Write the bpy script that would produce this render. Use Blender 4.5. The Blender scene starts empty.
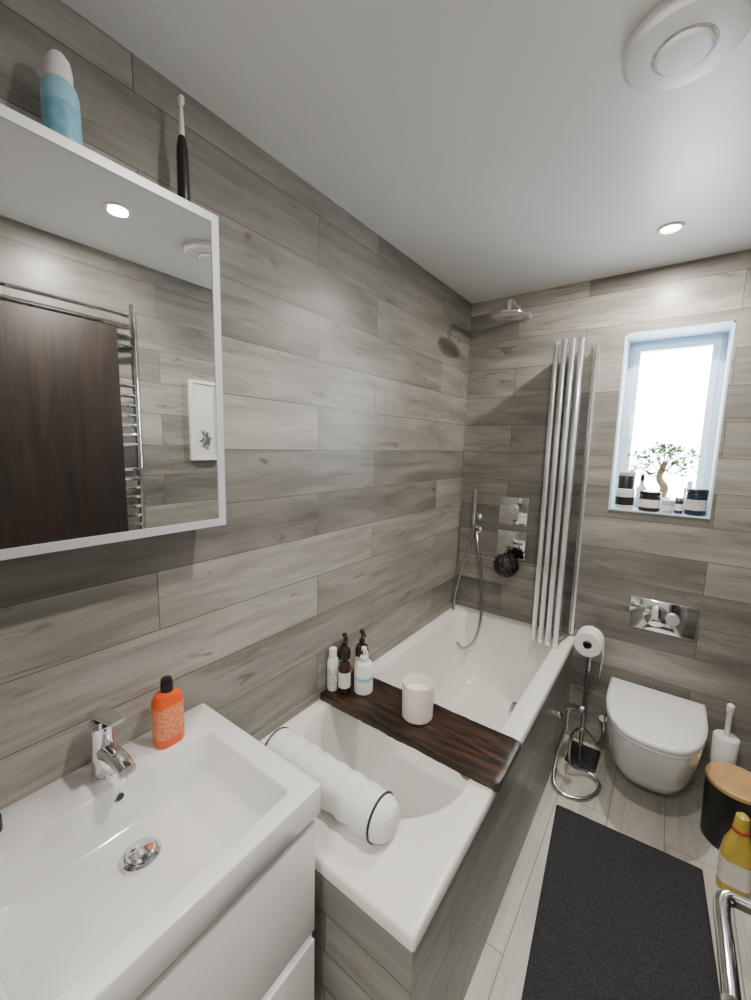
import bpy, bmesh, math, random
from mathutils import Vector, Matrix, noise
random.seed(7)
SC=bpy.context.scene
COL=SC.collection
H=2.40; TZ=.58; TW=.70; VZ=.824; WR=1.3675

# ------------------------------------------------------------------ materials
def newmat(name):
    m=bpy.data.materials.new(name); m.use_nodes=True
    nt=m.node_tree; b=nt.nodes['Principled BSDF']
    return m,nt,b
def N(nt,t,**k):
    n=nt.nodes.new(t)
    for a,v in k.items(): setattr(n,a,v)
    return n
def plain(name,col,rough=.5,metal=0,var=.04,scale=30,bump=0,bscale=200,**k):
    m,nt,b=newmat(name)
    tc=N(nt,'ShaderNodeTexCoord'); no=N(nt,'ShaderNodeTexNoise'); no.inputs['Scale'].default_value=scale
    no.inputs['Detail'].default_value=3
    nt.links.new(tc.outputs['Object'],no.inputs['Vector'])
    r=N(nt,'ShaderNodeValToRGB')
    r.color_ramp.elements[0].position=.3; r.color_ramp.elements[1].position=.7
    r.color_ramp.elements[0].color=[c*(1-var) for c in col]+[1]
    r.color_ramp.elements[1].color=[min(1,c*(1+var)) for c in col]+[1]
    nt.links.new(no.outputs['Fac'],r.inputs['Fac']); nt.links.new(r.outputs['Color'],b.inputs['Base Color'])
    b.inputs['Roughness'].default_value=rough; b.inputs['Metallic'].default_value=metal
    for a,v in k.items(): b.inputs[a.replace('_',' ')].default_value=v
    if bump:
        n2=N(nt,'ShaderNodeTexNoise'); n2.inputs['Scale'].default_value=bscale
        nt.links.new(tc.outputs['Object'],n2.inputs['Vector'])
        bp=N(nt,'ShaderNodeBump'); bp.inputs['Strength'].default_value=bump; bp.inputs['Distance'].default_value=.004
        nt.links.new(n2.outputs['Fac'],bp.inputs['Height']); nt.links.new(bp.outputs['Normal'],b.inputs['Normal'])
    return m
def plank(name,ua,va,rowh,bw,cols,grain_dark,rough=.35,off=.37,uo=0.,vo=0.,rand_amt=.75,spec=.5,mort=(.09,.088,.082),ms=.0014,crack=.8):
    """wood look porcelain planks, world metres. ua/va = axis letters for long / short direction"""
    m,nt,b=newmat(name); L=nt.links.new
    g=N(nt,'ShaderNodeNewGeometry'); s=N(nt,'ShaderNodeSeparateXYZ'); L(g.outputs['Position'],s.inputs[0])
    def add(sock,v):
        a=N(nt,'ShaderNodeMath',operation='ADD'); L(sock,a.inputs[0]); a.inputs[1].default_value=v; return a.outputs[0]
    def mul(sock,v):
        a=N(nt,'ShaderNodeMath',operation='MULTIPLY'); L(sock,a.inputs[0]); a.inputs[1].default_value=v; return a.outputs[0]
    def plus(s1,s2):
        a=N(nt,'ShaderNodeMath',operation='ADD'); L(s1,a.inputs[0]); L(s2,a.inputs[1]); return a.outputs[0]
    u=add(s.outputs[ua],10*bw+uo); v=add(s.outputs[va],10*rowh+vo)
    c=N(nt,'ShaderNodeCombineXYZ'); L(u,c.inputs[0]); L(v,c.inputs[1])
    br=N(nt,'ShaderNodeTexBrick'); br.offset=off; br.offset_frequency=2; br.squash=1
    br.inputs['Color1'].default_value=(0,0,0,1); br.inputs['Color2'].default_value=(1,1,1,1); br.inputs['Mortar'].default_value=(.5,.5,.5,1)
    br.inputs['Scale'].default_value=1; br.inputs['Mortar Size'].default_value=ms; br.inputs['Mortar Smooth'].default_value=.1
    br.inputs['Bias'].default_value=0; br.inputs['Brick Width'].default_value=bw; br.inputs['Row Height'].default_value=rowh
    L(c.outputs[0],br.inputs['Vector'])
    rnd=N(nt,'ShaderNodeSeparateColor'); L(br.outputs['Color'],rnd.inputs[0]); rv=rnd.outputs[0]
    def nz(su,sv,scale,detail,dist,rough_=.6):
        cc=N(nt,'ShaderNodeCombineXYZ'); L(plus(mul(u,su),mul(rv,17.)),cc.inputs[0]); L(mul(v,sv),cc.inputs[1]); L(mul(rv,9.),cc.inputs[2])
        n=N(nt,'ShaderNodeTexNoise'); n.inputs['Scale'].default_value=scale; n.inputs['Detail'].default_value=detail
        n.inputs['Distortion'].default_value=dist; n.inputs['Roughness'].default_value=rough_
        L(cc.outputs[0],n.inputs['Vector']); return n.outputs['Fac']
    g1=nz(1.2,8.5,1.5,9,.9,.60); g2=nz(7,120,1.2,4,.3); g3=nz(1.8,4,1,2,0); g4=nz(2.4,22.,1.3,5,.9,.65); g5=nz(5.5,12,1.2,2,.5)
    r=N(nt,'ShaderNodeValToRGB'); e=r.color_ramp.elements
    e[0].position=.28; e[0].color=cols[0]+(1,); e[1].position=.70; e[1].color=cols[2]+(1,)
    q=e.new(.48); q.color=cols[1]+(1,)
    L(g1,r.inputs['Fac'])
    def mix(a,bc,fac,mode='MIX'):
        mx=N(nt,'ShaderNodeMix',data_type='RGBA',blend_type=mode)
        if isinstance(fac,(int,float)): mx.inputs[0].default_value=fac
        else: L(fac,mx.inputs[0])
        L(a,mx.inputs[6])
        if isinstance(bc,tuple): mx.inputs[7].default_value=bc+(1,)
        else: L(bc,mx.inputs[7])
        return mx.outputs[2]
    def ramp(sock,p0,p1,a=0,z=1):
        mr=N(nt,'ShaderNodeMapRange'); L(sock,mr.inputs[0]); mr.inputs[1].default_value=p0; mr.inputs[2].default_value=p1
        mr.inputs[3].default_value=a; mr.inputs[4].default_value=z; return mr.outputs[0]
    def grey(sock):
        cc=N(nt,'ShaderNodeCombineColor')
        for i in range(3): L(sock,cc.inputs[i])
        return cc.outputs[0]
    col=r.outputs['Color']
    col=mix(col,grey(ramp(rv,0,1,1-rand_amt/2,1+rand_amt/3)),1.,'MULTIPLY')
    col=mix(col,grey(ramp(g3,.3,.7,.82,1.12)),1.,'MULTIPLY')
    col=mix(col,grey(ramp(g2,.35,.65,.92,1.06)),1.,'MULTIPLY')
    col=mix(col,grain_dark,ramp(g4,.60,.71,0,crack))
    col=mix(col,tuple(c*.8 for c in grain_dark),ramp(g5,.68,.76,0,crack))
    col=mix(col,mort,br.outputs['Fac'])
    L(col,b.inputs['Base Color'])
    b.inputs['Roughness'].default_value=rough; b.inputs['Specular IOR Level'].default_value=spec
    L(ramp(g1,.3,.7,rough-.07,rough+.1),b.inputs['Roughness'])
    bp=N(nt,'ShaderNodeBump'); bp.inputs['Strength'].default_value=.3; bp.inputs['Distance'].default_value=.002
    bp.invert=True; L(br.outputs['Fac'],bp.inputs['Height']); L(bp.outputs['Normal'],b.inputs['Normal'])
    return m
WC=((.165,.155,.137),(.275,.260,.234),(.38,.362,.33))
GD=(.12,.10,.078)
M={}
M['wallL']=plank('tile_planks_side','Y','Z',.155,.92,WC,GD)
M['wallF']=plank('tile_planks_end','X','Z',.155,.92,WC,GD,uo=.3)
PC=((.20,.195,.178),(.30,.294,.268),(.40,.39,.36))
M['panel']=plank('tile_planks_bath_panel','Y','Z',.109,1.1,PC,GD,uo=.4,ms=.0022,rand_amt=.5)
M['panelE']=plank('tile_planks_bath_end','X','Z',.109,1.1,PC,GD,uo=.65,ms=.0022,rand_amt=.5)
M['floor']=plank('floor_planks','Y','X',.2,1.2,((.43,.41,.36),(.54,.52,.465),(.63,.61,.55)),(.36,.33,.28),rough=.4,vo=.05,rand_amt=.15,mort=(.22,.21,.19),ms=.0018,crack=.35)
M['ceil']=plain('ceiling_paint',(.81,.81,.81),.36,var=.008,scale=3)
M['paint']=plain('hall_paint',(.72,.70,.67),.6,var=.02,scale=3)
M['cer']=plain('white_ceramic',(.83,.83,.82),.08,var=.008,scale=5,Coat_Weight=.5,Coat_Roughness=.03)
M['acr']=plain('white_acrylic',(.84,.825,.78),.16,var=.008,scale=5)
M['lacq']=plain('white_lacquer',(.80,.795,.785),.25,var=.01,scale=5)
M['alu']=plain('brushed_cabinet_frame',(.60,.63,.66),.4,.3,var=.02,scale=5)
M['pvc']=plain('white_pvc_blue_shade',(.64,.78,.90),.3,var=.01,scale=5)  # white frame and reveals; their bluish shade is put into the colour
M['chrome']=plain('chrome',(.80,.81,.83),.07,1,var=.01)
M['satin']=plain('satin_aluminium',(.86,.88,.90),.3,1,var=.02)
M['prof']=plain('polished_screen_profile',(.82,.84,.86),.24,1,var=.02)
M['mirror']=plain('mirror_glass',(.84,.86,.86),.0,1,var=0)
M['black']=plain('black_plastic',(.015,.015,.017),.35,var=.1)
M['dark']=plain('dark_gap',(.03,.03,.03),.6)
M['white']=plain('white_plastic',(.82,.82,.82),.35,var=.01)
M['orange']=plain('orange_plastic',(.80,.10,.015),.3,var=.05)
M['orangel']=plain('orange_label',(.85,.24,.10),.45,var=.45,scale=170)
M['label']=plain('paper_label',(.80,.76,.70),.6,var=.06,scale=60)
M['labelg']=plain('grey_label',(.55,.55,.56),.6,var=.3,scale=90)
M['amber']=plain('amber_bottle',(.045,.02,.012),.15,var=.1)
M['blue']=plain('blue_plastic',(.30,.58,.70),.35,var=.04)
M['blued']=plain('blue_label',(.20,.46,.62),.35,var=.15,scale=80)
M['yellow']=plain('yellow_plastic',(.78,.60,.10),.2,var=.04,Transmission_Weight=.3)
M['red']=plain('red_label',(.60,.08,.05),.4,var=.2,scale=60)
M['bamboo']=plain('bamboo',(.60,.38,.17),.45,var=.15,scale=12)
M['paper']=plain('toilet_paper',(.86,.86,.85),.9,var=.01,bump=.3)
M['frost']=plain('frosted_candle_glass',(.84,.76,.72),.35,var=.03,scale=8,Subsurface_Weight=.2)
M['wax']=plain('candle_wax',(.85,.82,.76),.5,var=.02)
M['mat']=plain('charcoal_pile',(.036,.036,.041),.95,var=.45,scale=160,bump=1.,bscale=420)
M['hose']=plain('steel_hose',(.46,.46,.47),.25,1,var=.2,scale=400)
M['leaf']=plain('leaf',(.13,.25,.10),.5,var=.35,scale=40)
M['bark']=plain('bark',(.28,.2,.13),.8,var=.3,scale=60)
M['soil']=plain('soil',(.05,.035,.025),.95,var=.4,scale=100)
M['gold']=plain('navy_jar',(.02,.03,.06),.25,var=.2)
m,nt,b=newmat('clear_glass'); b.inputs['Transmission Weight'].default_value=1; b.inputs['Roughness'].default_value=0; b.inputs['IOR'].default_value=1.2
b.inputs['Base Color'].default_value=(.95,.98,.97,1); M['glass']=m
m,nt,b=newmat('lamp_lens'); b.inputs['Emission Color'].default_value=(1,.80,.50,1); b.inputs['Emission Strength'].default_value=30; M['lens']=m
def wood(name,a,c,axis,rough=.4,sc=(3,40),bump=0):
    m,nt,b=newmat(name); L=nt.links.new
    tc=N(nt,'ShaderNodeTexCoord'); mp=N(nt,'ShaderNodeMapping'); s=[sc[1]]*3; s[axis]=sc[0]; mp.inputs['Scale'].default_value=s
    L(tc.outputs['Object'],mp.inputs[0]); n=N(nt,'ShaderNodeTexNoise'); n.inputs['Scale'].default_value=1; n.inputs['Detail'].default_value=7; n.inputs['Distortion'].default_value=1.6
    L(mp.outputs[0],n.inputs['Vector']); r=N(nt,'ShaderNodeValToRGB'); r.color_ramp.elements[0].position=.38; r.color_ramp.elements[1].position=.64
    r.color_ramp.elements[0].color=a+(1,); r.color_ramp.elements[1].color=c+(1,); L(n.outputs['Fac'],r.inputs['Fac']); L(r.outputs['Color'],b.inputs['Base Color'])
    if bump:
        bp=N(nt,'ShaderNodeBump'); bp.inputs['Strength'].default_value=bump; bp.inputs['Distance'].default_value=.003
        L(n.outputs['Fac'],bp.inputs['Height']); L(bp.outputs['Normal'],b.inputs['Normal'])
    b.inputs['Roughness'].default_value=rough; return m
M['walnut']=wood('dark_stained_wood',(.004,.002,.0015),(.058,.024,.010),0,.38,(3.5,30),.8)
M['door']=wood('dark_oak_door',(.008,.0045,.003),(.026,.013,.007),2,.5,(2,30))
m,nt,b=newmat('quilted_fabric'); tc=N(nt,'ShaderNodeTexCoord'); vo=N(nt,'ShaderNodeTexVoronoi'); vo.inputs['Scale'].default_value=120
nt.links.new(tc.outputs['Object'],vo.inputs['Vector']); bp=N(nt,'ShaderNodeBump'); bp.inputs['Strength'].default_value=.5; bp.inputs['Distance'].default_value=.003
nt.links.new(vo.outputs['Distance'],bp.inputs['Height']); nt.links.new(bp.outputs['Normal'],b.inputs['Normal']); b.inputs['Base Color'].default_value=(.84,.84,.82,1); b.inputs['Roughness'].default_value=.9
M['fabric']=m
m,nt,b=newmat('pencil_sketch'); tc=N(nt,'ShaderNodeTexCoord'); L=nt.links.new
n=N(nt,'ShaderNodeTexNoise'); n.inputs['Scale'].default_value=38; n.inputs['Detail'].default_value=4; L(tc.outputs['Object'],n.inputs['Vector'])
mp=N(nt,'ShaderNodeMapping'); mp.inputs['Location'].default_value=(-1.342,1.03,-1.585*.6); mp.inputs['Scale'].default_value=(1,1,.6); L(tc.outputs['Object'],mp.inputs[0])
ds=N(nt,'ShaderNodeVectorMath',operation='LENGTH'); L(mp.outputs[0],ds.inputs[0])
mr=N(nt,'ShaderNodeMapRange'); L(ds.outputs['Value'],mr.inputs[0]); mr.inputs[1].default_value=.025; mr.inputs[2].default_value=.06; mr.inputs[3].default_value=.2; mr.inputs[4].default_value=-.3
ad=N(nt,'ShaderNodeMath',operation='ADD'); L(n.outputs['Fac'],ad.inputs[0]); L(mr.outputs[0],ad.inputs[1])
r=N(nt,'ShaderNodeValToRGB'); r.color_ramp.elements[0].position=.55; r.color_ramp.elements[0].color=(.72,.72,.71,1); r.color_ramp.elements[1].position=.72; r.color_ramp.elements[1].color=(.10,.10,.10,1)
L(ad.outputs[0],r.inputs['Fac']); L(r.outputs['Color'],b.inputs['Base Color']); M['sketch']=m

# ------------------------------------------------------------------ geometry helpers
def link(name,me,mat,parent=None,smooth=True,ang=35):
    if smooth:
        for p in me.polygons: p.use_smooth=True
        me.set_sharp_from_angle(angle=math.radians(ang))
    if mat is not None: me.materials.append(M[mat])
    o=bpy.data.objects.new(name,me); COL.objects.link(o)
    if parent: o.parent=parent
    return o
def empty(name):
    e=bpy.data.objects.new(name,None); e.empty_display_size=.05; COL.objects.link(e); return e
def frombm(name,bm,mat,parent=None,**k):
    bmesh.ops.recalc_face_normals(bm,faces=bm.faces)
    me=bpy.data.meshes.new(name); bm.to_mesh(me); bm.free(); return link(name,me,mat,parent,**k)
def addbox(bm,a,b):
    vs=[bm.verts.new((x,y,z)) for x in (a[0],b[0]) for y in (a[1],b[1]) for z in (a[2],b[2])]
    for f in ((0,1,3,2),(4,6,7,5),(0,4,5,1),(2,3,7,6),(0,2,6,4),(1,5,7,3)): bm.faces.new([vs[i] for i in f])
def box(name,a,b,mat,parent=None,bev=.002,xf=None,seg=3):
    bm=bmesh.new(); addbox(bm,a,b)
    if bev: bmesh.ops.bevel(bm,geom=bm.edges[:],offset=bev,segments=seg,affect='EDGES',profile=.5)
    if xf is not None: bmesh.ops.transform(bm,matrix=xf,verts=bm.verts)
    return frombm(name,bm,mat,parent)
def boxes(name,L,mat,parent=None):
    bm=bmesh.new()
    for a,b in L: addbox(bm,a,b)
    return frombm(name,bm,mat,parent,smooth=False)
def loft(name,rings,mat,parent=None,cap0=True,cap1=True,xf=None,ang=35):
    bm=bmesh.new(); R=[[bm.verts.new(p) for p in r] for r in rings]; n=len(R[0])
    for a,b in zip(R,R[1:]):
        for i in range(n): bm.faces.new((a[i],a[(i+1)%n],b[(i+1)%n],b[i]))
    if cap0: bm.faces.new(R[0][::-1])
    if cap1: bm.faces.new(R[-1])
    if xf is not None: bmesh.ops.transform(bm,matrix=xf,verts=bm.verts)
    return frombm(name,bm,mat,parent,ang=ang)
def lathe(name,prof,loc,mat,parent=None,seg=40,axis=None,ang=35):
    rings=[[(r*math.cos(2*math.pi*i/seg),r*math.sin(2*math.pi*i/seg),z) for i in range(seg)] for r,z in prof]
    xf=Matrix.Translation(loc)
    if axis is not None: xf=xf@Vector((0,0,1)).rotation_difference(Vector(axis)).to_matrix().to_4x4()
    return loft(name,rings,mat,parent,xf=xf,ang=ang)
def rr(x0,x1,y0,y1,rad,z,k=8):
    if not isinstance(rad,(tuple,list)): rad=(rad,)*4
    C=[(x1,y1,0,-1,-1),(x0,y1,90,1,-1),(x0,y0,180,1,1),(x1,y0,270,-1,1)]; out=[]
    for (cx,cy,a0,sx,sy),r in zip(C,rad):
        for i in range(k+1):
            a=math.radians(a0+90*i/k); out.append((cx+sx*r+r*math.cos(a),cy+sy*r+r*math.sin(a),z))
    return out
def tube(name,pts,r,mat,parent=None,n=10,sub=10,cyclic=False,straight=False):
    P=[Vector(p) for p in pts]
    if straight: S=P
    else:
        S=[]; m=len(P)
        rng=range(m) if cyclic else range(m-1)
        for i in rng:
            if cyclic: p0,p1,p2,p3=P[i-1],P[i],P[(i+1)%m],P[(i+2)%m]
            else: p0,p1,p2,p3=P[max(i-1,0)],P[i],P[i+1],P[min(i+2,m-1)]
            for j in range(sub):
                t=j/sub; S.append(.5*((2*p1)+(p2-p0)*t+(2*p0-5*p1+4*p2-p3)*t*t+(3*p1-p0-3*p2+p3)*t**3))
        if not cyclic: S.append(P[-1])
    T=[]
    for i in range(len(S)):
        a=S[i-1] if (i>0 or cyclic) else S[0]; b=S[(i+1)%len(S)] if (i<len(S)-1 or cyclic) else S[-1]
        T.append((b-a).normalized())
    up=T[0].orthogonal().normalized(); rings=[]
    for i,(s,t) in enumerate(zip(S,T)):
        up=(up-t*up.dot(t)).normalized(); w=t.cross(up)
        rad=r if not callable(r) else r(i/(len(S)-1))
        rings.append([s+(up*math.cos(2*math.pi*j/n)+w*math.sin(2*math.pi*j/n))*rad for j in range(n)])
    if cyclic: rings.append(rings[0]); return loft(name,rings,mat,parent,cap0=False,cap1=False)
    return loft(name,rings,mat,parent)

# ------------------------------------------------------------------ room shell
WX0,WX1,WZ0,WZ1=.79,1.187,1.281,2.125; WD=.24
boxes('floor',[((-.1,-3.5,-.1),(1.75,.3,0))],'floor')
boxes('ceiling',[((-.1,-3.5,H),(1.75,.3,H+.1))],'ceil')
boxes('wall_left',[((-.1,-3.5,0),(0,.26,H))],'wallL')
boxes('wall_far',[((0,0,0),(WX0,WD+.02,H)),((WX1,0,0),(1.75,WD+.02,H)),((WX0,0,0),(WX1,WD+.02,WZ0)),((WX0,0,WZ1),(WX1,WD+.02,H))],'wallF')
boxes('wall_right',[((WR,-2.4,0),(1.75,-.93,H)),((1.62,-.93,0),(1.75,0,H))],'wallL')
boxes('wall_near',[((0,-2.5,0),(.5,-2.4,H)),((1.285,-2.5,0),(1.75,-2.4,H)),((.5,-2.5,2.1),(1.285,-2.4,H))],'wallF')
boxes('wall_hall',[((0,-3.5,0),(1.75,-3.4,H)),((1.65,-3.4,0),(1.75,-2.5,H))],'paint')

w=empty('window_1')
t=.008
boxes('reveal',[((WX0,-.002,WZ0),(WX0+t,WD,WZ1)),((WX1-t,-.002,WZ0),(WX1,WD,WZ1)),((WX0,-.002,WZ1-t),(WX1,WD,WZ1)),((WX0,-.006,WZ0),(WX1,WD,WZ0+t))],'pvc',w)
def frame(nm,x0,x1,z0,z1,wd,y0,y1):
    boxes(nm,[((x0,y0,z0),(x0+wd,y1,z1)),((x1-wd,y0,z0),(x1,y1,z1)),((x0+wd,y0,z0),(x1-wd,y1,z0+wd)),((x0+wd,y0,z1-wd),(x1-wd,y1,z1))],'pvc',w)
frame('outer_frame',WX0+t,WX1-t,WZ0+t,WZ1-t,.022,.17,WD)
frame('sash',WX0+.032,WX1-.032,WZ0+.032,WZ1-.032,.026,.155,.215)
boxes('glazing',[((WX0+.055,.185,WZ0+.055),(WX1-.055,.19,WZ1-.055))],'glass',w)
box('handle',(WX0+.038,.13,1.64),(WX0+.052,.155,1.76),'white',w,.004)

# ------------------------------------------------------------------ mirror cabinet
c=empty('mirror_cabinet'); MY=-1.727; MY0=-2.38; MZ0,MZ1=1.3635,2.084; fw=.018
box('body',(.0,MY0,MZ0),(.118,MY,MZ1),'lacq',c,.001)
boxes('frame',[((.118,MY0,MZ0),(.132,MY,MZ0+fw)),((.118,MY0,MZ1-fw),(.132,MY,MZ1)),((.118,MY-fw,MZ0+fw),(.132,MY,MZ1-fw)),((.118,MY0,MZ0+fw),(.132,MY0+fw,MZ1-fw))],'alu',c)
boxes('mirror_door',[((.118,MY0+fw,MZ0+fw),(.13,MY-fw,MZ1-fw))],'mirror',c)

o=empty('dry_shampoo_bottle'); p=(.062,-1.999,MZ1)
lathe('body',[(.026,0),(.029,.004),(.029,.105),(.026,.118),(.021,.126)],p,'blue',o)
lathe('label',[(.0292,.02),(.0295,.02),(.0295,.085),(.0292,.085)],p,'blued',o)
lathe('cap',[(.021,.124),(.021,.146),(.018,.162),(.011,.172),(.004,.174)],p,'white',o)
o=empty('electric_toothbrush'); p=(.062,-1.768,MZ1)
lathe('handle',[(.013,0),(.0145,.004),(.0135,.06),(.0125,.14),(.009,.165),(.006,.17)],p,'black',o)
lathe('brush_neck',[(.006,.17),(.0055,.19),(.0035,.235),(.004,.245),(.002,.25)],p,'white',o)
box('bristles',(.057,-1.774,MZ1+.232),(.071,-1.763,MZ1+.250),'white',o,.003)

# ------------------------------------------------------------------ vanity
v=empty('vanity_unit'); VY1=-1.729; VY0=-2.29
bx0,bx1,by0,by1=.118,.428,-2.24,-1.785
rings=[rr(.0,.455,VY0+.01,VY1-.01,.004,.75),rr(0,.466,VY0+.002,VY1-.002,.006,.752),rr(.0,.47,VY0,VY1,.006,.757),rr(.0,.47,VY0,VY1,.006,VZ-.004),rr(.001,.469,VY0+.001,VY1-.001,.006,VZ-.001),rr(.003,.467,VY0+.003,VY1-.003,.006,VZ),
 rr(bx0-.003,bx1+.003,by0-.003,by1+.003,.015,VZ),rr(bx0,bx1,by0,by1,.014,VZ-.0015),rr(bx0+.002,bx1-.002,by0+.002,by1-.002,.014,VZ-.006),
 rr(bx0+.008,bx1-.010,by0+.012,by1-.012,.022,VZ-.088),rr(bx0+.012,bx1-.015,by0+.018,by1-.018,.026,VZ-.10),rr(bx0+.024,bx1-.03,by0+.034,by1-.034,.03,VZ-.107),
 rr(.19,.235,-2.03,-1.97,.02,VZ-.118)]
loft('basin',rings,'cer',v,ang=50,cap0=False)
boxes('carcass',[((0,VY0+.012,.08),(.44,VY0+.03,.749)),((0,VY1-.03,.08),(.44,VY1-.012,.749)),((0,VY0+.03,.08),(.44,VY1-.03,.66))],'lacq',v)
boxes('plinth',[((0,VY0+.03,0),(.40,VY1-.03,.08))],'lacq',v)
box('shadow_gap',(.43,VY0+.013,.727),(.446,VY1-.014,.749),'dark',v,0)
box('drawer_top',(.441,VY0+.012,.452),(.462,VY1-.012,.738),'lacq',v,.002)
box('drawer_bottom',(.441,VY0+.012,.13),(.462,VY1-.012,.425),'lacq',v,.002)
box('pull_channel',(.441,VY0+.014,.425),(.455,VY1-.014,.452),'satin',v,.001)
lathe('drain_rim',[(.037,0),(.037,.009),(.031,.012),(.029,.009)],(.212,-2.0,VZ-.118),'chrome',v)
lathe('drain_plug',[(.027,.0),(.0275,.014),(.024,.018),(.010,.0205),(.002,.021)],(.212,-2.0,VZ-.116),'chrome',v)
lathe('overflow_hole',[(.011,0),(.011,.003),(.008,.0035),(.008,.001)],(bx0+.003,-2.0,VZ-.028),'chrome',v,axis=(1,0,.05))
lathe('overflow_dark',[(.0085,0),(.0085,.0032)],(bx0+.003,-2.0,VZ-.028),'dark',v,axis=(1,0,.05))
f=empty('basin_mixer_tap'); p=(.064,-2.005,VZ)
lathe('body',[(.027,0),(.027,.006),(.0235,.009),(.0235,.108),(.0245,.112),(.0245,.128),(.021,.135),(.004,.137)],p,'chrome',f)
def blade(nm,x0,ln,z_of,hw0,hw1,hh0,hh1):
    rings=[]
    for s in range(9):
        q=s/8; x=x0+ln*q; z=z_of(q); hw=hw0+(hw1-hw0)*q; hh=hh0+(hh1-hh0)*q
        rings.append([(x,-2.005+hw*math.copysign(abs(math.cos(a))**.6,math.cos(a)),z+hh*math.copysign(abs(math.sin(a))**.6,math.sin(a))) for a in [2*math.pi*i/20 for i in range(20)]])
    loft(nm,rings,'chrome',f)
blade('spout',.076,.11,lambda q:VZ+.062+.018*math.sin(q*2.2)-.006*q,.019,.016,.015,.010)
lathe('aerator',[(.012,0),(.012,.014)],(.174,-2.005,VZ+.052),'chrome',f)
blade('lever',.042,.11,lambda q:VZ+.142+.022*q,.020,.014,.007,.004)
o=empty('orange_soap_bottle'); p=(.075,-1.866,VZ)
def sq(hx,hy,r,z): return [(p[0]+x,p[1]+y,VZ+z) for x,y,_ in rr(-hx,hx,-hy,hy,r,0)]
loft('body',[sq(.024,.033,.02,0),sq(.026,.035,.022,.004),sq(.026,.035,.022,.115),sq(.022,.028,.02,.130),sq(.012,.013,.01,.137)],'orange',o)
loft('label',[sq(.0264,.0354,.022,.025),sq(.0266,.0356,.022,.025),sq(.0266,.0356,.022,.105),sq(.0264,.0354,.022,.105)],'orangel',o)
lathe('cap',[(.0145,.135),(.0145,.155),(.012,.168),(.006,.171)],p,'black',o)
o=empty('hand_cream_tube'); lathe('body',[(.012,0),(.013,.003),(.013,.03),(.010,.034)],(.055,-2.19,VZ),'black',o); lathe('cap',[(.010,.034),(.010,.042),(.007,.044)],(.055,-2.19,VZ),'dark',o)

# ------------------------------------------------------------------ bathtub
b=empty('bathtub'); ix0,ix1,iy0,iy1=.05,.622,-1.53,-.06; e0=.001
def ring(e,z,near=0,rn=.24,rf=.12):
    return rr(ix0+e,ix1-e,iy0+e+near,iy1-e,(rf,rf,rn,rn),z,12)
rings=[rr(e0,TW-.004,-1.70+.004,-e0,.006,TZ-.036,12),rr(e0,TW,-1.70,-e0,.008,TZ-.034,12),rr(e0,TW,-1.70,-e0,.010,TZ-.008,12),rr(e0,TW-.003,-1.697,-e0,.010,TZ-.002,12),rr(e0,TW-.008,-1.692,-e0,.012,TZ,12),
 ring(-.012,TZ,rf=.13,rn=.25),ring(-.004,TZ-.003),ring(0,TZ-.01),ring(.006,TZ-.04),ring(.02,TZ-.15,.02),ring(.045,TZ-.27,.07,rn=.2),ring(.065,TZ-.35,.11,rn=.18),ring(.09,TZ-.385,.15,rn=.16,rf=.1),ring(.13,TZ-.40,.19,rn=.12,rf=.08)]
loft('shell',rings,'acr',b,ang=60,cap0=False)
box('panel_side',(TW-.03,-1.671,0),(TW-.006,-e0,TZ-.036),'panel',b,0)
box('panel_end',(e0,-1.694,0),(TW-.006,-1.672,TZ-.036),'panelE',b,0)
lathe('overflow',[(.030,0),(.030,.012),(.026,.02),(.004,.022)],(.618,-.77,TZ-.045),'chrome',b,axis=(-1,0,.2))
lathe('waste',[(.035,0),(.035,.004),(.02,.007),(.003,.007)],(.45,-.80,TZ-.40),'chrome',b)
o=empty('bath_board'); rings=[]
for i in range(71):
    q=i/70; x=.004+.710*q; n0=.005*noise.noise(Vector((q*9,0,3)))+.003*noise.noise(Vector((q*34,0,7))); n1=.005*noise.noise(Vector((q*8,5,3)))+.003*noise.noise(Vector((q*30,5,7)))
    a,b_=-1.25+n0,-1.03+n1; zt=TZ+.031; zb=TZ+.001; e_=.005
    if i in(0,70): a+=.003; b_-=.003; zt-=.003
    prof=[(a,zb),(a-.001,zb+.012),(a,zt-e_),(a+.002,zt-.0015),(a+e_,zt)]+[(a+e_+(b_-a-2*e_)*k/12,zt+.001*noise.noise(Vector((q*12,k*2.1,1)))) for k in range(1,12)]+[(b_-e_,zt),(b_-.002,zt-.0015),(b_,zt-e_),(b_,zb)]
    rings.append([(x,y,z) for y,z in prof])
loft('plank',rings,'walnut',o,ang=50)
BZ=TZ+.0315
def bottle(nm,x,y,r,h,mat,lab=None,pump=None,cap=None,laby=(.2,.7)):
    o=empty(nm); q=(x,y,BZ)
    lathe('body',[(r*.92,0),(r,.004),(r,h*.86),(r*.85,h*.95),(r*.4,h)],q,mat,o)
    if lab: lathe('label',[(r,h*laby[0]),(r+.0006,h*laby[0]),(r+.0006,h*laby[1]),(r,h*laby[1])],q,lab,o)
    if pump:
        lathe('collar',[(r*.42,h),(r*.45,h+.002),(r*.45,h+.018),(r*.2,h+.02),(.004,h+.022),(.004,h+.045),(.010,h+.046),(.010,h+.056),(.004,h+.058)],q,pump,o)
        tube('nozzle',[(x,y,BZ+h+.052),(x+.02,y-.014,BZ+h+.053),(x+.034,y-.024,BZ+h+.047)],.0045,pump,o)
    if cap: lathe('cap',[(r*.45,h),(r*.7,h),(r*.68,h+.035),(r*.4,h+.038)],q,cap,o)
bottle('lotion_bottle',.026,-1.20,.022,.135,'white','labelg',cap='white')
bottle('serum_bottle',.074,-1.185,.024,.125,'amber','label','black')
bottle('hand_wash_bottle',.130,-1.135,.037,.125,'white','blue','white',laby=(.45,.55))
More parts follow.
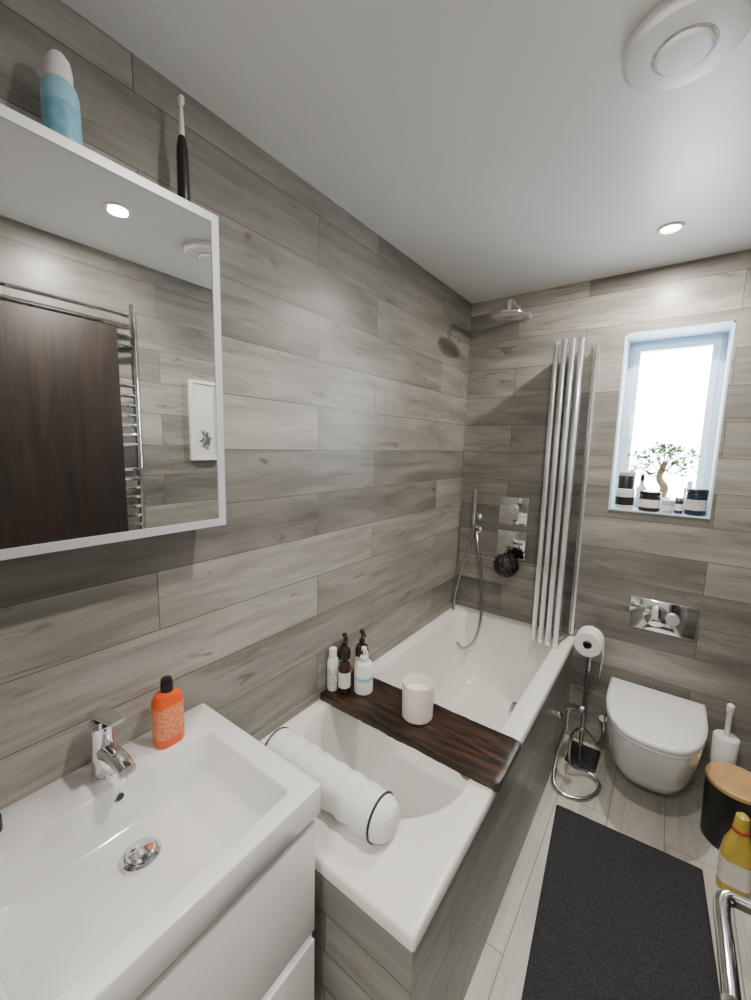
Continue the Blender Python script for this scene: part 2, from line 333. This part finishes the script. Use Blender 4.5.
bottle('shampoo_bottle',.078,-1.082,.027,.16,'amber','label','black')
bottle('conditioner_bottle',.030,-1.135,.026,.15,'amber','labelg','black')
o=empty('candle_jar'); q=(.375,-1.135,BZ)
lathe('jar',[(.05,0),(.055,.006),(.057,.128),(.0565,.132),(.054,.132),(.053,.125),(.052,.09)],q,'frost',o)
lathe('wax',[(.0515,.088),(.0518,.092)],q,'wax',o); lathe('wick',[(.0012,.092),(.0012,.103)],q,'black',o,8)
o=empty('bath_pillow'); q=(.125,-1.565,TZ+.0585); r=.057
prof=[(.006,-.022),(.03,-.019),(.048,-.010),(.055,.002)]+[(r+.0025*math.sin(i*1.1),.004+.388*i/40) for i in range(41)]+[(.055,.395),(.052,.408),(.044,.422),(.03,.432),(.006,.436)]
lathe('roll',prof,q,'fabric',o,axis=(1,0,0),ang=80)
for nm,dx in (('piping_left',.002),('piping_right',.394)):
    tube(nm,[(q[0]+dx,q[1]+.0565*math.cos(a),q[2]+.0565*math.sin(a)) for a in [2*math.pi*i/24 for i in range(24)]],.0032,'black',o,cyclic=True,sub=3)

# ------------------------------------------------------------------ shower
s=empty('rain_shower_head'); 
lathe('disc',[(.003,.022),(.014,.02),(.03,.012),(.080,.008),(.085,.005),(.085,0),(.076,-.002),(.003,-.002)],(.325,-.30,2.20),'chrome',s)
tube('arm',[(.325,0,2.275),(.325,-.15,2.28),(.325,-.26,2.28),(.325,-.295,2.265),(.325,-.30,2.22)],.010,'chrome',s)
lathe('wall_rose',[(.028,0),(.028,.006),(.012,.01)],(.325,0,2.275),'chrome',s,axis=(0,-1,0))
s=empty('shower_valve')
for nm,z0,z1 in (('plate_upper',1.14,1.30),('plate_lower',.945,1.105)):
    box(nm,(.24,-.009,z0),(.405,0,z1),'chrome',s,.004)
lathe('knob_upper',[(.026,0),(.026,.03),(.022,.034)],(.322,-.009,1.235),'satin',s,axis=(0,-1,0))
lathe('diverter',[(.03,0),(.03,.028),(.026,.032)],(.322,-.009,1.03),'chrome',s,axis=(0,-1,0))
box('lever',(.312,-.055,1.02),(.385,-.038,1.038),'chrome',s,.004)
o=empty('hand_shower')
lathe('bracket_rose',[(.024,0),(.024,.006),(.012,.01),(.012,.04)],(.112,0,1.165),'chrome',o,axis=(0,-1,0))
lathe('holder',[(.014,0),(.0175,.003),(.0175,.035),(.014,.037)],(.112,-.05,1.15),'chrome',o)
tube('handset',[(.112,-.052,1.12),(.112,-.05,1.2),(.112,-.052,1.335)],.013,'chrome',o)
tube('hose',[(.112,-.052,1.12),(.10,-.06,1.02),(.045,-.07,.80),(.022,-.09,.60),(.055,-.13,.44),(.13,-.17,.395),(.20,-.17,.47),(.215,-.13,.62),(.185,-.08,.82),(.14,-.05,1.0),(.118,-.02,1.08)],.008,'hose',o,sub=12)
lathe('wall_outlet',[(.022,0),(.022,.006),(.012,.01),(.012,.03)],(.118,0,1.085),'chrome',o,axis=(0,-1,0))
bm=bmesh.new(); bmesh.ops.create_icosphere(bm,subdivisions=5,radius=1)
for vv in bm.verts:
    n=vv.co.normalized(); d=1+.25*noise.noise(n*7)+.18*abs(noise.noise(n*16)); vv.co=Vector((.33,-.10,.925))+n*.06*d
lo=frombm('body',bm,'black',None,ang=180); e=empty('loofah'); lo.parent=e
tube('cord',[(.325,-.062,1.02),(.345,-.075,.985),(.33,-.09,.97),(.31,-.075,.985),(.325,-.062,1.02)],.002,'black',e)

s=empty('folding_bath_screen'); V=[(.672,-.014),(.640,-.215),(.620,-.03),(.604,-.220),(.584,-.035),(.568,-.215),(.548,-.05),(.530,-.200)]; z0,z1=TZ+.012,2.085
for i,(a,c_) in enumerate(zip(V,V[1:])):
    A=Vector((a[0],a[1],0)); B=Vector((c_[0],c_[1],0)); d=(B-A).normalized(); n=Vector((-d.y,d.x,0))*.0025
    ring_=[A+n,B+n,B-n,A-n]
    loft('pane_%d'%(i+1),[[p_+Vector((0,0,z0+.01)) for p_ in ring_],[p_+Vector((0,0,z1-.005)) for p_ in ring_]],'glass',s)
for i,a in enumerate(V):
    if i%2:
        box('profile_%d'%(i+1),(a[0]-.011,a[1]-.005,z0),(a[0]+.008,a[1]+.007,z1),'prof',s,.0015,seg=2)
        box('gasket_%d'%(i+1),(a[0]+.008,a[1]-.003,z0+.004),(a[0]+.011,a[1]+.006,z1-.004),'labelg',s,0)
        box('seal_%d'%i,(a[0]-.012,a[1]-.010,z0-.010),(a[0]+.010,a[1]+.010,z0+.006),'white',s,.003)
    elif i: box('profile_%d'%(i+1),(a[0]-.004,a[1]-.004,z0),(a[0]+.004,a[1]+.004,z1),'prof',s,.001)
boxes('wall_channel',[((.660,-.018,z0),(.686,-.0005,z1))],'prof',s)

# ------------------------------------------------------------------ toilet
t_=empty('wall_hung_toilet'); TX=1.07
def D(hw,L,z,s=.16,y1=-.002,n=28,dx=0):
    pts=[(TX-hw,y1,z),]
    for i in range(n+1):
        a=math.pi*i/n; cx=-math.cos(a); sx=math.sin(a)
        pts.append((TX+hw*math.copysign(abs(cx)**.75,cx),-s-(L-s)*sx**.85,z))
    pts.append((TX+hw,y1,z)); return pts
loft('bowl',[D(.10,.20,.075,.08),D(.12,.26,.085,.1),D(.145,.34,.13,.12),D(.165,.41,.21,.14),D(.178,.45,.30,.15),D(.182,.472,.36,.16),D(.182,.478,.388,.16),D(.178,.474,.392,.16)],'cer',t_,ang=45)
loft('seat',[D(.180,.476,.394,.16,-.05),D(.186,.483,.397,.16,-.05),D(.186,.483,.408,.16,-.05),D(.182,.478,.411,.16,-.05)],'white',t_,ang=40)
loft('lid',[D(.180,.476,.413,.16,-.05),D(.188,.488,.416,.16,-.035),D(.189,.489,.426,.16,-.035),D(.184,.484,.434,.16,-.04),D(.17,.47,.437,.16,-.05)],'white',t_,ang=60)
for i,dx in enumerate((-.08,.08)): lathe('hinge_%d'%i,[(.014,0),(.014,.03)],(TX+dx,-.02,.395),'chrome',t_)
fp=empty('flush_plate'); box('plate',(.925,-.012,.71),(1.192,0,.865),'chrome',fp,.004)
lathe('button_large',[(.052,0),(.052,.004),(.047,.007),(.003,.007)],(1.035,-.012,.79),'chrome',fp,axis=(0,-1,0))
lathe('button_small',[(.03,0),(.03,.007),(.026,.01),(.003,.01)],(1.10,-.012,.79),'satin',fp,axis=(0,-1,0))
o=empty('toilet_roll_stand'); sx,sy=.785,-.13
box('base',(sx-.055,sy-.085,0),(sx+.085,sy+.085,.014),'black',o,.004)
tube('post',[(sx,sy,.012),(sx,sy,.70)],.010,'hose',o,straight=True)
tube('arm',[(sx,sy,.675),(sx,sy-.12,.675)],.007,'chrome',o,straight=True)
lathe('finial',[(.012,0),(.014,.01),(.008,.02)],(sx,sy,.695),'chrome',o)
lathe('roll_core',[(.02,0),(.02,.10)],(sx,sy-.015,.655),'label',o,axis=(0,-1,0))
lathe('roll',[(.022,0),(.057,.0),(.060,.003),(.060,.097),(.057,.1),(.022,.1)],(sx-.0,sy-.015,.655),'paper',o,axis=(0,-1,0))
bm=bmesh.new(); rows=[]
for i in range(12):
    q=i/11; x=sx+.0605+.004*math.sin(q*4); z=.655-.17*q
    rows.append([bm.verts.new((x,sy-.02,z)),bm.verts.new((x+.002*math.sin(q*9),sy-.11,z))])
for a,c_ in zip(rows,rows[1:]): bm.faces.new((a[0],a[1],c_[1],c_[0]))
frombm('loose_sheet',bm,'paper',o)
o=empty('bidet_spray')
lathe('bracket',[(.018,0),(.018,.012),(.01,.02)],(TW-.005,-.32,.30),'chrome',o,axis=(1,0,0))
tube('handset',[(.735,-.32,.24),(.735,-.32,.34),(.75,-.33,.375),(.785,-.345,.385)],.013,'chrome',o)
lathe('nozzle',[(.013,0),(.022,.01),(.022,.022),(.017,.024)],(.785,-.345,.385),'chrome',o,axis=(1,-.2,-.2))
tube('hose',[(.735,-.32,.24),(.716,-.35,.12),(.722,-.42,.03),(.78,-.45,.010),(.86,-.41,.010),(.90,-.30,.012),(.84,-.255,.024),(.77,-.30,.06),(.755,-.24,.16),(.80,-.235,.22),(.86,-.20,.15),(.875,-.08,.13),(.865,-.025,.2)],.0085,'hose',o)
lathe('stop_valve',[(.014,0),(.014,.03),(.018,.032),(.018,.05)],(.865,0,.2),'chrome',o,axis=(0,-1,0))
o=empty('pedal_bin'); q=(1.365,-.26,0)
lathe('body',[(.09,0),(.094,.005),(.100,.24),(.101,.25),(.097,.252)],q,'black',o)
lathe('lid',[(.098,.252),(.103,.254),(.103,.268),(.098,.272),(.003,.272)],q,'bamboo',o)
o=empty('toilet_brush'); q=(1.335,-.085,0)
lathe('holder',[(.045,0),(.047,.004),(.042,.2),(.046,.34),(.043,.345),(.02,.347)],q,'white',o)
lathe('handle',[(.010,.345),(.010,.45),(.014,.465),(.014,.49),(.006,.498)],q,'white',o)
o=empty('bleach_bottle'); q=(1.352,-.50,0)
def sq2(hx,hy,r,z): return [(q[0]+x,q[1]+y,z) for x,y,_ in rr(-hx,hx,-hy,hy,r,0)]
loft('body',[sq2(.042,.030,.02,0),sq2(.045,.033,.024,.005),sq2(.045,.033,.024,.14),sq2(.040,.03,.024,.18),sq2(.028,.024,.02,.215),sq2(.02,.02,.018,.24)],'yellow',o,ang=50)
loft('label',[sq2(.0455,.0335,.024,.035),sq2(.0458,.0338,.024,.035),sq2(.0458,.0338,.024,.125),sq2(.0455,.0335,.024,.125)],'label',o)
lathe('cap',[(.022,.24),(.022,.267),(.019,.295),(.01,.303)],q,'yellow',o); lathe('collar',[(.0225,.237),(.024,.237),(.024,.249),(.0225,.249)],q,'red',o)
C=[(.757,-.518),(1.27,-.483),(1.315,-1.35),(.835,-1.37)]
bm=bmesh.new(); nx,ny=90,130; G=[]
for j in range(ny+1):
    row=[]
    for i in range(nx+1):
        a=i/nx; bb=j/ny; e_=min(a*.5,(1-a)*.5,bb*.85,(1-bb)*.85); z=.014*min(1,(e_/.012))**.5+.0015*noise.noise(Vector((a*60,bb*90,0)))
        x=(1-bb)*((1-a)*C[0][0]+a*C[1][0])+bb*((1-a)*C[3][0]+a*C[2][0]); y=(1-bb)*((1-a)*C[0][1]+a*C[1][1])+bb*((1-a)*C[3][1]+a*C[2][1])
        row.append(bm.verts.new((x,y,max(z,.001))))
    G.append(row)
for j in range(ny):
    for i in range(nx): bm.faces.new((G[j][i],G[j+1][i],G[j+1][i+1],G[j][i+1]))
frombm('bath_mat',bm,'mat',None,ang=180)

# ------------------------------------------------------------------ sill items
SZ=WZ0+.008
def jar(nm,x,y,r,h,mat,lab,lid=None):
    o=empty(nm); lathe('jar',[(r*.93,0),(r,.004),(r,h*.8),(r*.95,h*.82)],(x,y,SZ),mat,o)
    lathe('lid',[(r*.95,h*.82),(r*1.02,h*.83),(r*1.02,h*.98),(r*.97,h)],(x,y,SZ),lid or mat,o)
    lathe('label',[(r,h*.2),(r+.0007,h*.2),(r+.0007,h*.6),(r,h*.6)],(x,y,SZ),lab,o)
jar('scented_candle',.853,.04,.040,.10,'white','black','white')
o=empty('reed_diffuser'); lathe('jar',[(.036,0),(.036,.06),(.034,.063)],(.853,.04,SZ+.1005),'black',o); lathe('lid',[(.036,.063),(.0365,.064),(.0365,.082),(.034,.085)],(.853,.04,SZ+.1005),'labelg',o)
jar('scented_candle',.957,.035,.044,.095,'black','label')
jar('glass_jar',1.030,.02,.024,.06,'labelg','white')
jar('glass_jar',1.072,.035,.017,.075,'gold','label','chrome')
jar('scented_candle',1.134,.04,.041,.12,'gold','labelg','black')
o=empty('perfume_bottle'); box('body',(1.085,.095,SZ),(1.125,.12,SZ+.12),'blue',o,.005); lathe('cap',[(.01,.12),(.01,.15)],(1.105,.1075,SZ),'white',o)
o=empty('tonic_bottle'); lathe('body',[(.020,0),(.022,.003),(.022,.10),(.010,.12),(.008,.14)],(.915,.11,SZ),'labelg',o); lathe('cap',[(.010,.14),(.010,.165)],(.915,.11,SZ),'black',o)
o=empty('bonsai_tree'); bx,by=.995,.115
lathe('pot',[(.03,0),(.040,.01),(.043,.06),(.041,.065),(.038,.06)],(bx,by,SZ),'cer',o); lathe('soil',[(.038,.05),(.038,.056)],(bx,by,SZ),'soil',o)
tube('trunk',[(bx,by,SZ+.05),(bx+.012,by,SZ+.11),(bx-.012,by,SZ+.16),(bx+.005,by,SZ+.24)],lambda t:.021-.010*t,'bark',o)
tips=[(-.10,0,.26),(-.05,.0,.29),(0,-.01,.31),(.05,0,.295),(.085,.0,.265),(-.03,-.02,.25),(.05,-.02,.24),(-.10,0,.21),(.02,.01,.28),(.08,-.01,.21),(-.07,-.02,.19)]
bm=bmesh.new()
for i,(a,c_,d) in enumerate(tips):
    tube('branch_%d'%i,[(bx,by,SZ+.16+.005*i),(bx+a*.5,by+c_,SZ+d-.03),(bx+a,by+c_,SZ+d)],.003,'bark',o,n=6,sub=4)
    for k in range(32):
        cpt=Vector((bx+a+random.gauss(0,.024),min(by+c_+random.gauss(0,.014),.138),SZ+d+random.gauss(0,.014)))
        d1=Vector((random.uniform(-1,1),random.uniform(-.6,.6),random.uniform(-.4,.7))).normalized(); d2=d1.cross(Vector((random.random(),random.random(),1))).normalized()
        l=random.uniform(.009,.015); ps=[cpt-d1*l,cpt-d1*l*.3+d2*l*.5,cpt+d1*l*.4+d2*l*.45,cpt+d1*l,cpt+d1*l*.4-d2*l*.45,cpt-d1*l*.3-d2*l*.5]
        for p_ in ps: p_.y=min(p_.y,.152)
        bm.faces.new([bm.verts.new(p_) for p_ in ps])
frombm('foliage',bm,'leaf',o,smooth=False)

# ------------------------------------------------------------------ ceiling things
o=empty('extractor_fan'); q=(.968,-1.215,H)
lathe('housing',[(.108,0),(.110,-.004),(.108,-.016),(.100,-.024),(.085,-.027),(.056,-.027),(.053,-.024),(.050,-.027),(.049,-.031),(.044,-.035),(.003,-.036)],q,'white',o,ang=25,seg=64)
lathe('ring_groove',[(.051,-.0262),(.055,-.0262),(.055,-.0276),(.051,-.0276)],q,'labelg',o,seg=64)
for i,y in enumerate((-.367,-1.597)):
    o=empty('downlight'); q=(.94,y,H)
    lathe('trim',[(.032,-.001),(.044,0),(.044,-.004),(.040,-.007),(.033,-.005),(.031,-.001)],q,'white',o)
    lathe('lens',[(.031,-.001),(.031,-.003)],q,'lens',o)
def area(nm,loc,size,power,col,rot=(0,0,0),shape='DISK'):
    l=bpy.data.lights.new(nm,'AREA'); l.shape=shape; l.size=size; l.energy=power; l.color=col
    ob=bpy.data.objects.new(nm,l); ob.location=loc; ob.rotation_euler=rot; COL.objects.link(ob); return l
for i,y in enumerate((-.367,-1.597)): area('downlight_lamp',(.94,y,H-.012),.06,18,(1,.93,.83))
area('hall_fill',(.9,-2.95,H-.03),.3,24,(1,.96,.91))  # unseen lamp added in the hall as fill light for the room
area('window_skylight',((WX0+WX1)/2,.45,(WZ0+WZ1)/2+.1),1.0,95,(.88,.94,1),(math.radians(-90-8),0,0),'SQUARE')

# ------------------------------------------------------------------ right side (seen in the mirror)
d=empty('door_1'); box('leaf',(1.24,-2.30,.006),(1.28,-1.50,2.06),'door',d,.002)
lathe('rose',[(.026,0),(.026,.006),(.012,.009),(.009,.01)],(1.24,-1.62,.95),'chrome',d,axis=(-1,0,0))
tube('lever',[(1.232,-1.62,.95),(1.17,-1.62,.95),(1.15,-1.625,.95),(1.143,-1.645,.95),(1.143,-1.70,.95),(1.143,-1.765,.95)],.0095,'chrome',d,n=14)
rd=empty('towel_radiator')
for nm,y in (('post_far',-1.40),('post_near',-1.95)): tube(nm,[(1.325,y,.70),(1.325,y,2.19)],.014,'chrome',rd,straight=True,n=14)
zs=[.74+.045*i for i in range(7)]+[1.12+.045*i for i in range(8)]+[1.55+.045*i for i in range(7)]+[2.0+.045*i for i in range(4)]
for i,z in enumerate(zs): tube('rung_%d'%i,[(1.325,-1.40,z),(1.305,-1.48,z),(1.30,-1.675,z),(1.305,-1.87,z),(1.325,-1.95,z)],.0095,'chrome',rd,n=8,sub=4)
for i,(y,z) in enumerate(((-1.40,.85),(-1.95,.85),(-1.40,2.0),(-1.95,2.0))): tube('bracket_%d'%i,[(1.325,y,z),(1.367,y,z)],.01,'chrome',rd,straight=True)
pf=empty('framed_picture'); px=1.347
boxes('frame',[((px,-1.115,1.47),(WR,-1.10,1.90)),((px,-.965,1.47),(WR,-.95,1.90)),((px,-1.10,1.47),(WR,-.965,1.485)),((px,-1.10,1.885),(WR,-.965,1.90))],'white',pf)
boxes('print',[((px+.006,-1.10,1.485),(WR,-.965,1.885))],'sketch',pf)

# ------------------------------------------------------------------ world + camera
wd=bpy.data.worlds.new('World'); SC.world=wd; wd.use_nodes=True; bg=wd.node_tree.nodes['Background']
bg.inputs[0].default_value=(.88,.94,1,1); bg.inputs[1].default_value=13
cd=bpy.data.cameras.new('camera'); cam=bpy.data.objects.new('camera',cd); COL.objects.link(cam); SC.camera=cam
cd.sensor_width=36; cd.lens=405.68*36/1000; cd.clip_start=.01
yaw,pit,rol=.6281,-.1319,.0233
cam.matrix_world=Matrix.Translation((1.0296,-2.3222,1.5689))@Matrix.Rotation(yaw,4,'Z')@Matrix.Rotation(math.pi/2+pit,4,'X')@Matrix.Rotation(rol,4,'Z')
